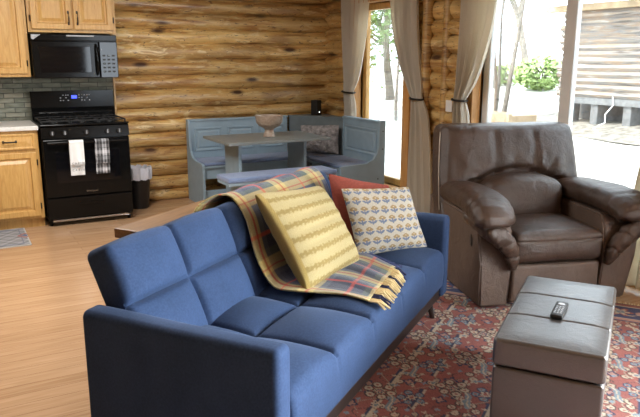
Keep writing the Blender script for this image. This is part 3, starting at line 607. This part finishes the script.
# ---------------------------------------------------------------- rug
A35 = math.atan2(.581, .814)
rug_l, rug_w = 3.05, 2.5; nu_, nv_ = 470, 385
bm = gridmesh(nu_, nv_, lambda u, v: (u*rug_l, v*rug_w, .010)); rg = obj('area_rug', bm, M['rugm']); solid(rg, .009, -1)
o_ = np.array([.786, 1.698]); uu = np.array([.814, .581]); bb = np.array([-.581, .814])
q = o_+uu*(4.29-1.626-3.05)+bb*(-1.72); rg.location = (q[0], q[1], .001); rg.rotation_euler = (0, 0, A35)
def rugcol(p):
    x, y = p[:, 0].copy(), p[:, 1].copy(); x += .003*np.sin(y*23); y += .003*np.sin(x*19+1)
    RED, NAVY, CREAM, BLUE, PINK, BR = [np.array(c) for c in ((.31, .085, .070), (.030, .040, .105), (.50, .42, .31), (.15, .22, .27), (.42, .22, .18), (.08, .045, .04))]
    fade = .85+.3*(.5+.25*np.sin(x*7+2*np.sin(y*5))+.25*np.sin(y*9+x*4)); c = RED[None]*fade[:, None]
    def put(m, k): c[m] = k
    a, b = .34, .30
    def sat(pa, pb, R0, r, n, ox, oy, c1, c2):
        rr_ = np.floor((y-oy)/pb); dy = (y-oy)-(rr_+.5)*pb; dx = (((x-ox)/pa+rr_*.5) % 1-.5)*pa; th = np.arctan2(dy, dx); w0 = 2*math.pi/n; t0 = (th % w0)-w0/2; d = np.hypot(dx, dy)
        e = np.hypot(d*np.cos(t0)-R0, d*np.sin(t0)); put(e < r*1.35, c2); put(e < r, c1); put(e < r*.35, RED)
    # broken stripe pairs running along the length
    row = np.floor(y/(b/2)); fy = (y/(b/2)-row-.5)*b/2; fx = ((x/a+row*.5) % 1-.5)*a
    seg = (np.abs(fx) > .06) ; sat(a, b, .052, .017, 6, .17, .0, CREAM, BR); sat(a, b, .046, .013, 6, 0, .15, CREAM*.8, NAVY)
    seg = (np.abs(fx) > .07); put(seg & (np.abs(fy+.028) < .0075), CREAM); put(seg & (np.abs(fy+.013) < .0075), NAVY)
    # curling vines
    vy = .052*np.sin(2*math.pi*(x/a*2+row*.5)); put(np.abs(fy-vy) < .0028, BR); vy2 = .06*np.sin(2*math.pi*(x/a+row*.5)+1.3); put((np.abs(fy-vy2) < .0028), CREAM*.7)
    # small flowers
    def flower(cx, cy, pa, pb, r, petals, cols, ox=0, oy=0):
        rr_ = np.floor((y-oy)/pb); dy = (y-oy)-(rr_+.5)*pb; dx = (((x-ox)/pa+rr_*.5) % 1-.5)*pa; d = np.hypot(dx, dy); th = np.arctan2(dy, dx); e = r*(.80+.24*np.cos(petals*th))
        for k, col in cols: put(d < e*k, col)
    flower(0, 0, .20, .17, .034, 4, [(1, NAVY), (.6, PINK)], .10, .02)
    flower(0, 0, .20, .17, .026, 5, [(1, CREAM), (.5, BLUE)], .035, .085)
    flower(0, 0, .133, .113, .014, 4, [(1, BLUE*1.3)], .05, .04)
    flower(0, 0, .133, .113, .012, 4, [(1, CREAM)], .0, .08)
    sat(a, b, .056, .019, 6, 0, .085, CREAM, BR); flower(0, 0, a, b, .036, 6, [(1, BR), (.85, CREAM*.9), (.55, NAVY), (.3, PINK)], 0, .085)
    sat(a, b, .046, .016, 5, .17, .235, BLUE*1.2, NAVY); flower(0, 0, a, b, .034, 6, [(1, NAVY), (.80, CREAM), (.45, RED)], .17, .235)
    # feathers
    rr_ = np.floor(y/b); dy = y-(rr_+.5)*b; dx = ((x/a+rr_*.5+.25) % 1-.5)*a; s1 = (dx+dy)/1.414; s2 = (dx-dy)/1.414
    m = (np.abs(s1) < .065) & (np.abs(s2-.03*np.sin(s1*30)) < .017*(1-(s1/.065)**2)+.003); put(m, BLUE*1.1); put(m & (np.abs(s2-.03*np.sin(s1*30)) < .004), CREAM)
    d = np.minimum(np.minimum(p[:, 0], rug_l-p[:, 0]), np.minimum(p[:, 1], rug_w-p[:, 1])); al = np.where((p[:, 0] < .4) | (p[:, 0] > rug_l-.4), p[:, 1], p[:, 0])
    bd = d < .30; k = c[bd]; dd_ = d[bd]; aa = al[bd]; k[:] = NAVY*1.4; g = np.hypot((aa % .22)-.11, dd_-.15); thb = np.arctan2(dd_-.15, (aa % .22)-.11)
    k[g < .07*(.8+.25*np.cos(6*thb))] = RED; k[g < .05*(.8+.25*np.cos(6*thb))] = CREAM; k[g < .025] = BLUE; g2 = np.hypot(((aa+.11) % .22)-.11, dd_-.15); k[g2 < .03] = PINK
    k[np.abs(dd_-.15-.05*np.sin(aa*28.56)) < .005] = CREAM*.9
    for lo, hi, col in ((0, .012, BR), (.012, .045, RED), (.045, .055, CREAM), (.25, .26, CREAM), (.26, .29, PINK), (.29, .30, NAVY)): k[(dd_ >= lo) & (dd_ < hi)] = col
    c[bd] = k
    h = rng.uniform(.86, 1.1, len(x)); c = c*h[:, None]; lum = c.mean(1, keepdims=True); return np.clip((c*.84+lum*.14+.012)*1.15, 0, 1)
color(rg, rugcol); tag(rg, 'faded red oriental area rug under the sofa, ottoman and recliner', 'rug')
def fr_part():
    bm = B()
    for s in (0, rug_l):
        for k in range(230):
            y = .01+k*(rug_w-.02)/229; sg = 1 if s else -1; L = .045+.012*math.sin(k*2.7); a = .006*math.sin(k*1.9)
            vs = [bm.verts.new((s, y-.003, .006)), bm.verts.new((s, y+.003, .006)), bm.verts.new((s+sg*L, y+.002+a, .003)), bm.verts.new((s+sg*L, y-.002+a, .003))]; bm.faces.new(vs)
    o = obj('fringe', bm, M['cream'], rg); solid(o, .002, 0); o['kind'] = 'stuff'
fr_part()

# ---------------------------------------------------------------- sofa
RZ = .0105
sf = thing('sofa', 'blue tufted velvet futon sofa with dark wooden base', 'sofa', (o_[0], o_[1], RZ), A35); L, D = 2.07, .77
def arm(x0, x1, nm='arm'):
    def fn(p, n):
        k = (p.z-.12)/.48; p.y += -.0*k; p.z += .004*vnoise(p*3, 1, 2)
        if n.z > .5: p.z += .004*math.sin((p.x-x0)/(x1-x0)*math.pi)
        return p
    obj(nm, rbox(x0, x1, -.005, D+.035, .115, .595, .026, .06, fn), M['velvet'], sf, True)
arm(0, .098); arm(L-.098, L)
xs = [.10+.372*k for k in range(6)]; xs[-1] = 1.97
def groove(d, w_=.011): return math.exp(-(d/w_)**2)
def tuft(a, b, ca, cb, edge_b=True):
    g = max([groove(a-s) for s in ca[1:-1]]+[groove(b-s) for s in cb[1:-1]]+[0]); k = 1
    for arr, q in ((ca, a), (cb, b)):
        i = max([j for j in range(len(arr)-1) if arr[j] <= q] or [0]); t = (q-arr[i])/(arr[i+1]-arr[i]); k *= max(0, 1-abs(2*t-1)**2.2)**.7
    return .042*k-.012*g
ysp = [0, .36, .72]
def seatfn(p, n):
    if n.z > .3: p.z += tuft(p.x, p.y, xs, ysp)*n.z-.004
    if n.y < -.5: p.y -= .010*max(0, math.sin(math.pi*min(1, max(0, (p.z-.17)/.22)))); p.y += .005*max(groove(p.x-s, .014) for s in xs[1:-1])*max(0, (p.z-.30)/.1)
    return p
ex = [(s, .03, .005) for s in xs[1:-1]]
obj('seat', rbox(.100, 1.970, .0, .64, .175, .405, .03, .03, seatfn, ex=ex, ey=[(.36, .03, .005)]), M['velvet'], sf, True)
# backrest: slanting slab; t up the slab
def backmap(x, d, h):  # d depth (0 = front), h height along slab
    ang = R(24); by, bz = .545, .33; return Vector((x, by+h*math.sin(ang)+d*math.cos(ang), bz+h*math.cos(ang)-d*math.sin(ang)))
hb = [0.06, .30, .535]
def backfn(p, n):
    if n.y < -.3: p.y -= tuft(p.x, p.z, xs, hb)
    if n.z > .5:
        p.z += .010*max(0, 1-abs(2*(((p.x-.10) % .372)/.372)-1)**2)-.006*max(groove(p.x-s, .012) for s in xs[1:-1])
    return backmap(p.x, p.y, p.z)
obj('backrest', rbox(.102, 1.968, 0, .125, 0, .535, .03, .03, backfn, ex=ex, ez=[(.30, .03, .005)]), M['velvet'], sf, True)
bm = B(); box(bm, .06, L-.06, .02, .07, .105, .172, .006); box(bm, .06, L-.06, .70, .75, .105, .172, .006); box(bm, .06, .12, .02, .74, .105, .172, .006); box(bm, L-.12, L-.06, .02, .74, .105, .172, .006); box(bm, .12, L-.12, .06, .71, .13, .172); obj('base_frame', bm, M['darkw'], sf)
for x in (.17, L-.17):
    for y in (.06, D-.09):
        bm = B(); sx = -.025 if x < 1 else .025; cyl(bm, (x+sx, y+(-.02 if y < .3 else .02), 0), (x, y, .108), .013, .022, 16); obj('leg', bm, M['darkw'], sf, True)
# console table behind
ct_ = thing('console_table', 'narrow brown wooden console table behind the blue sofa', 'table', (*(o_+uu*.49+bb*.90), 0), A35)
bm = B(); box(bm, 0, 1.48, 0, .18, .725, .768, .004); obj('tabletop', bm, M['walnut'], ct_)
for x in (.04, 1.44):
    bm = B(); box(bm, x, x+.04, .012, .168, 0, .725, .003); obj('leg', bm, M['darkw'], ct_)
bm = B(); box(bm, .08, 1.44, .08, .10, .63, .725, .002); obj('apron', bm, M['darkw'], ct_)
def sl(a, b, z): q = o_+uu*a+bb*b; return Vector((q[0], q[1], z))
# throw: over the back, down the front and across the seat
def blerp(pts, v):
    n = len(pts)-1; i = min(int(v*n), n-1); t = v*n-i; p0 = pts[max(i-1, 0)]; p1 = pts[i]; p2 = pts[i+1]; p3 = pts[min(i+2, n)]
    return .5*((2*p1)+(-p0+p2)*t+(2*p0-5*p1+4*p2-p3)*t*t+(-p0+3*p1-3*p2+p3)*t**3)
bk = lambda x, d, h: backmap(x, d, h)
LEFT = [bk(.80, .165, .40), bk(.81, .150, .52), bk(.86, .10, .575), bk(.935, .01, .565), bk(.92, -.050, .44), bk(.88, -.052, .25), Vector((.86, .50, .462)), Vector((.87, .38, .448)), Vector((.93, .22, .440)), Vector((.93, .06, .436))]
RIGHT = [bk(1.88, .165, .30), bk(1.88, .150, .47), bk(1.88, .10, .565), bk(1.87, .01, .558), bk(1.84, -.043, .44), bk(1.78, -.045, .25), Vector((1.70, .55, .462)), Vector((1.60, .42, .442)), Vector((1.55, .30, .442)), Vector((1.43, .11, .437))]
LEN = 1.75
def thr(u, v):
    a = blerp(LEFT, v); b = blerp(RIGHT, v); p = a*(1-u)+b*u; w_ = .006*math.sin(u*19+v*9)+.004*vnoise((u*6, v*12, 0), 1, 8)
    if v < .58: p += Vector((0, -.5, .5))*(w_*.6) if v > .3 else Vector((0, 0, w_))
    else: p.z += max(-.002, w_)
    return p
tb_ = thing('throw_blanket', 'navy, cream and red plaid wool throw draped over the blue sofa', 'blanket', (o_[0], o_[1], RZ), A35)
NU, NV = 120, 200
bm = gridmesh(NU, NV, thr); lay = bm.verts.layers.float_vector.new('rest')
bm.verts.ensure_lookup_table()
for i in range(NU):
    for j in range(NV): bm.verts[i*NV+j][lay] = (i/(NU-1), j/(NV-1), 0)
th_ = obj('cloth', bm, M['throwm'], tb_, True); solid(th_, .008, 1)
def plaid(p):
    x = p[:, 0]*.85; y = p[:, 1]*LEN; NAV, CRM, REDc, GR, GRY = [np.array(c) for c in ((.014, .020, .065), (.52, .41, .15), (.42, .03, .02), (.06, .09, .07), (.07, .08, .12))]
    def band(t, per=.42):
        t = (t % per)/per; c = np.tile(NAV, (len(t), 1)); c[(t > .0) & (t < .24)] = CRM; c[(t > .24) & (t < .34)] = GRY; c[(t > .66) & (t < .71)] = REDc; c[(t > .88)] = GR; c[(t > .13) & (t < .17)] = REDc*.9+CRM*.1; return c
    a = band(x+.01, .36); b = band(y+.08, .36); tw = (np.floor(p[:, 0]*240)+np.floor(p[:, 1]*400)) % 2
    m = (b.sum(1) > a.sum(1))[:, None]; m2 = (b[:, :1] > 3*b[:, 1:2]); m3 = (a[:, :1] > 3*a[:, 1:2]); return np.where(m2, .75*b+.25*a, np.where(m3, .75*a+.25*b, np.where(m, .62*b+.38*a, .62*a+.38*b)))
rest_color(th_, plaid)
for nm, mt_, pick in (('fringe', M['cream'], lambda k: (k//6) % 3 != 1), ('fringe', M['navy'], lambda k: (k//6) % 3 == 1)):
    bm = B()
    for k in range(64):
        if not pick(k): continue
        u = (k+.5)/64; p = thr(u, 1.0); d = (p-thr(u, .97)).normalized(); dx = .018*math.sin(k*2.3); Lf = .085+.015*math.sin(k*1.7)
        e = p+d*Lf+Vector((dx, 0, -.004)); e.z = max(.420, min(p.z, .434)); mid = (p+e)/2+Vector((0, 0, .006)); e.z = .428 if e.y > .03 else .415
        tube(bm, [p+Vector((0, 0, .003)), mid, e], [.0045, .0055, .0035], 5)
    obj(nm, bm, mt_, tb_, True)
bm = B()
for k in range(34):     # fringe along the side that faces the far arm
    v = .74+.26*k/33; p = thr(1, v); e = p+Vector((.055+.01*math.sin(k*3), -.02, -.012)); e.z = .434; tube(bm, [p+Vector((0, 0, .003)), (p+e)/2+Vector((0, 0, .004)), e], [.004, .0045, .003], 5)
obj('fringe', bm, M['navy'], tb_, True)
# pillows on the sofa
yz = .445+RZ
yp = pillow('throw_pillow', [sl(.893, .345, yz), sl(1.453, .310, yz), sl(1.455, .545, .838), sl(.884, .61, .893)], .15, M['yellow'], n=110, edge=.018, fn=lambda u, v, s: .004*math.sin(v*7*2*math.pi+.6*math.sin(u*7)))
def ycol(r):
    s = np.sin(r[:, 1]*7*2*math.pi+.5*np.sin(r[:, 0]*5)); A_, B_ = np.array((.47, .385, .19)), np.array((.31, .225, .075)); s = s+.35*np.sin(r[:, 0]*61+r[:, 1]*23)*np.sin(r[:, 1]*170)+.2*np.sin(r[:, 0]*140); t_ = np.clip((s-.25)/.5, 0, 1)[:, None]; c = A_*(1-t_)+B_*t_; k = .9+.12*np.sin(r[:, 1]*400)*np.sin(r[:, 0]*300); e = np.minimum(r[:, 0], 1-r[:, 0]) < .045; c[e] = np.array((.40, .29, .09)); c[r[:, 2] < 0] = np.array((.33, .235, .065)); return c*k[:, None]
rest_color(yp, ycol); tag(yp, 'large mustard striped throw pillow in the middle of the blue sofa', 'pillow')
rp = pillow('throw_pillow', [sl(1.60, .505, yz), sl(1.90, .275, yz), sl(1.952, .335, .775), sl(1.66, .60, .872)], .12, M['rust'], n=30); tag(rp, 'rust red throw pillow tucked behind the patterned cream pillow', 'pillow')
pp = pillow('throw_pillow', [sl(1.545, .365, yz-.02), sl(1.905, .075, yz-.015), sl(1.915, .205, .785), sl(1.55, .475, .815)], .13, M['paint'], n=150, puff=.7)
def motif(r):
    x = r[:, 0]*7.6; y = r[:, 1]*6.8; row = np.floor(y); fx = ((x+row*.5) % 1)-.5; fy = (y-row)-.5; fx = fx/1.45; fy = fy/1.2; c = np.tile(np.array((.45, .415, .34)), (len(x), 1))
    TA, BL_ = np.array((.30, .21, .10)), np.array((.13, .16, .24))
    for cx, cy, rr_ in ((0, .20, .13), (-.13, .12, .11), (.13, .12, .11), (0, .08, .13)): c[(np.hypot(fx-cx, (fy-cy)) < rr_)] = TA
    c[np.hypot(fx, fy-.16) < .05] = (.55, .45, .30)
    for sg in (-1, 1):
        m = (np.abs(fx*sg-.15) < .15) & (np.abs(fy+.18-.55*(fx*sg-.1)) < .10*(1-np.abs(fx*sg-.15)/.17)+.02); c[m] = BL_
    c[(np.abs(fx) < .045) & (fy < .05) & (fy > -.36)] = BL_; c[(np.hypot(fx, fy+.22) < .09)] = BL_
    return c
rest_color(pp, motif); tag(pp, 'cream throw pillow with small block-printed flowers against the far sofa arm', 'pillow')

# ---------------------------------------------------------------- recliner
RA = R(-18); rc = thing('recliner', 'brown leather recliner with pillow-top arms facing the rug', 'armchair', (3.105, 2.654, RZ), RA)
def leatherwrink(p, k=.006): return k*vnoise(p*9, 1, 3)
# side shells
for sg in (-1, 1):
    poly = [(.0, .02), (-.015, .30), (.0, .49), (.05, .56), (.80, .57), (.86, .30), (.84, .02)]
    def fs(a, b, t, sg=sg): k = max(0, (b-.10))/.50; return (sg*(t+(.085 if sg > 0 else .04)*k*(1 if t > .4 else 0)), a, b)
    bm = prism(B(), poly, fs, .30, .485); bmesh.ops.bevel(bm, geom=bm.edges[:], offset=.012, segments=3, affect='EDGES'); obj('arm_panel', bm, M['leather_side'], rc, True)
    # padded arm: swept flattened tube, from the back along the top, rolling down the front
    def pad(path, wid, hei, n=26, m=56, wr=.004, seams_=()):
        pts = [Vector(p) for p in path]; bm = B(); rings = []
        for i in range(m+1):
            v = i/m; c = blerp(pts, v); d = (blerp(pts, min(1, v+.01))-blerp(pts, max(0, v-.01))).normalized(); side = Vector((1, 0, 0)); up = d.cross(side).normalized()*-1 if d.cross(side).length > .1 else Vector((0, 0, 1)); side = up.cross(d).normalized()
            W_ = float(np.interp(v, *wid)); H_ = float(np.interp(v, *hei)); ring = []
            for k in range(n):
                a = k*2*math.pi/n; ca, sa = math.cos(a), math.sin(a); q_ = 2/2.6; x_ = math.copysign(abs(ca)**q_, ca); y_ = math.copysign(abs(sa)**q_, sa)
                pt = c+side*x_*W_+up*y_*H_; g = 0
                for s in seams_: g += math.exp(-((v-s-.02*math.sin(a*2))/.012)**2)
                r_ = (pt-c).normalized(); pt = pt+r_*(wr*vnoise(Vector((v*22, a*1.2, sg)), 1, 4)+.5*wr*math.sin(v*95+a*2)*max(0, v-.45)-.010*g); ring.append(bm.verts.new(pt))
            rings.append(ring)
        for a, b in zip(rings, rings[1:]):
            for k in range(n): bm.faces.new((a[k], a[(k+1) % n], b[(k+1) % n], b[k]))
        bm.faces.new(rings[0]); bm.faces.new(rings[-1][::-1]); return bm
    X = .44*sg if sg > 0 else -.415; WK = 1 if sg > 0 else .86
    o1 = [(X*.96, .82, .575), (X*.97, .58, .615), (X, .30, .632), (X*1.03, .12, .625), (X*1.07, -.01, .60), (X*1.09, -.075, .565), (X*1.09, -.088, .535)]
    obj('arm_pad', pad(o1, ([0, .15, .6, .85, 1], [.11*WK, .145*WK, .155*WK, .14*WK, .09*WK]), ([0, .15, .6, .85, 1], [.05, .075, .080, .062, .025]), seams_=(.60,)), M['leather'], rc, True)
    o2 = [(X*1.22, .14, .555), (X*1.19, .0, .535), (X*1.10, -.062, .505), (X*.96, -.075, .46), (X*.83, -.066, .395), (X*.755, -.05, .32), (X*.73, -.035, .26)]
    obj('arm_roll', pad(o2, ([0, .3, .6, .8, 1], [.055, .060, .056, .042, .018]), ([0, .3, .6, .8, 1], [.035, .048, .046, .036, .016]), wr=.006, seams_=(.3, .55, .75)), M['leather'], rc, True)
def seatf(p, n):
    if n.z > .3: p.z += .030*max(0, 1-(p.x/.30)**4)*max(0, math.sin(math.pi*min(1, (p.y+.06)/.6)))**.5*n.z; p.z -= .007*math.exp(-((p.y-.0)/.008)**2)*0
    if n.y < -.3: p.y -= .022*math.cos(p.x/.30*1.4)*math.sin(max(0, min(1, (p.z-.29)/.18))*math.pi)**.7; p.y += .007*math.exp(-((p.z-.425)/.007)**2)
    return p+n*leatherwrink(p, .004)
obj('seat_cushion', rbox(-.295, .295, -.03, .56, .285, .465, .04, .03, seatf, ez=[(.425, .02, .005)]), M['leather'], rc, True)
def ff(p, n):
    if n.y < -.3: p.y -= .012*math.cos(p.x/.30*1.4)+.003*math.sin(p.x*16)
    return p+n*leatherwrink(p, .003)
obj('footrest', rbox(-.292, .292, -.01, .08, .04, .275, .02, .03, ff), M['leather_side'], rc, True)
bm = B(); box(bm, -.30, .30, .08, .75, .03, .28); obj('chassis', bm, M['blackm'], rc)
# backrest
def backr(p, n):
    # p.x in -.47..47, p.z .36..1.06 , front y .50
    z = p.z; k = (z-.40)/.66
    if n.y < -.3:
        top = max(0, min(1, (z-.70)/.06)); ch = abs(math.sin((p.x+.157)/.314*math.pi))**.45 if abs(p.x) < .157 else 1
        b = .075*math.sin(max(0, min(1, (z-.60)/.48))*math.pi)**.6*max(0, 1-(abs(p.x)/.49)**5)
        b -= .016*(groove(abs(p.x)-.145, .014))*max(0, min(1, (z-.74)/.08))*max(0, min(1, (1.04-z)/.05))
        # creases running from the lumbar arch
        dx = abs(p.x)-.21; dz = z-.70; rr_ = math.hypot(dx, dz); th = math.atan2(dz, dx); b += .011*math.sin(th*11)*math.exp(-(rr_/.13)**2)*min(1, rr_/.04)
        b += .006*math.sin(p.x*48+math.sin(z*14))*math.exp(-((z-.78)/.06)**2)
        b -= .045*math.exp(-((z-(.715+.03-.9*p.x*p.x))/.035)**2)*(abs(p.x) < .34)
        p.y -= b
    p.x *= 1.05-.10*max(0, min(1, k))**1.5
    p.y += .20*max(0, k)-.02+.02*math.sin(k*3); return p+n*leatherwrink(p, .005)
obj('backrest', rbox(-.515, .49, .52, .72, .40, 1.045, .055, .022, backr), M['leather'], rc, True)
def lumb(p, n):
    k = max(0, 1-(p.x/.285)**2)
    if n.y < -.2: p.y -= .07*k**.5*math.sin(max(0, min(1, (p.z-.42)/.34))*math.pi)**.6
    if p.z > .6: p.z = .6+(p.z-.6)*(.25+.75*k**.5)
    p.y += .10*(p.z-.44); return p+n*leatherwrink(p, .005)
obj('lumbar_cushion', rbox(-.282, .282, .43, .56, .44, .745, .05, .022, lumb), M['leather'], rc, True)
# piping along the shoulders
pts = []
for a in np.linspace(0, 1, 40):
    pts.append(None)
def rim(z): k = (z-.40)/.66; return (.515*(1.05-.10*k**1.5)+.003, .515+.20*k-.02+.02*math.sin(k*3)+.03)
bm = B()
pl_ = [Vector((-rim(z)[0], rim(z)[1], z)) for z in np.linspace(.50, 1.0, 20)]; tube(bm, pl_, .0035, 6); obj('piping', bm, M['piping'], rc, True)
lv = bm = B(); lathe(bm, [(.0, 0), (.028, 0), (.03, .006), (.022, .012), (.0, .012)], 20); bm.transform(Matrix.Translation((-.503, .10, .42)) @ Matrix.Rotation(R(-90), 4, 'Y') @ Matrix.Diagonal((1.5, .7, 1, 1)))
lh = obj('release_handle', bm, M['blackm'], rc, True)

# ---------------------------------------------------------------- ottoman and remote
ot = thing('storage_ottoman', 'dark leather storage ottoman in front of the sofa', 'ottoman', (1.726+.005, 1.749, RZ), R(35.4)); OL, OW = .845, .41
# local x along length, y from -OW to 0
bm = rbox(.004, OL-.004, -OW+.004, -.004, .012, .312, .012, .05, lambda p, n: p+n*.002*vnoise(p*7, 1, 2)); obj('body', bm, M['otto'], ot, True)
def lidf(p, n):
    if n.z > .5:
        g = max(groove(p.x-s, .006) for s in (OL/3, 2*OL/3)); e = min(p.x, OL-p.x, -p.y, p.y+OW); p.z -= .005*g; p.z += .006*min(1, e/.08)
        p.z -= .003*groove(e-.016, .004)
    return p
obj('lid', rbox(0, OL, -OW, 0, .316, .432, .018, .04, lidf, ex=[(OL/3, .014, .0035), (2*OL/3, .014, .0035)]), M['otto'], ot, True)
rm = thing('remote_control', 'small black remote control lying on the leather ottoman', 'remote', (2.148, 1.797, .438+RZ), R(33))
obj('body', rbox(-.088, .088, -.025, .025, 0, .018, .006, .02), M['blackm'], rm, True)
bm = B(); cyl(bm, (.052, 0, .017), (.052, 0, .020), .014, n=20); obj('dial', bm, M['button'], rm)
for i in range(5):
    for j in range(3):
        bm = B(); box(bm, .018-i*.019-.005, .018-i*.019+.005, (j-1)*.012-.0035, (j-1)*.012+.0035, .0175, .0198, .001); obj('button', bm, M['button'], rm)

GR = dict(wall_cabinet='oak wall cabinets over the counter', base_cabinet='oak base cabinets beside the cooker', curtain='linen curtains at the windows', curtain_rod='curtain rods above the windows', tree='trees outside the windows', bush='bushes outside the sliding window', dish_towel='towels on the oven handle', nook_bench='benches of the corner nook')
for o in C.objects:
    if o.parent is None and o.get('label'):
        k = o.name.split('.')[0]
        if k in GR: o['group'] = GR[k]
for o in (yp, rp, pp): o['group'] = 'throw pillows on the blue sofa'
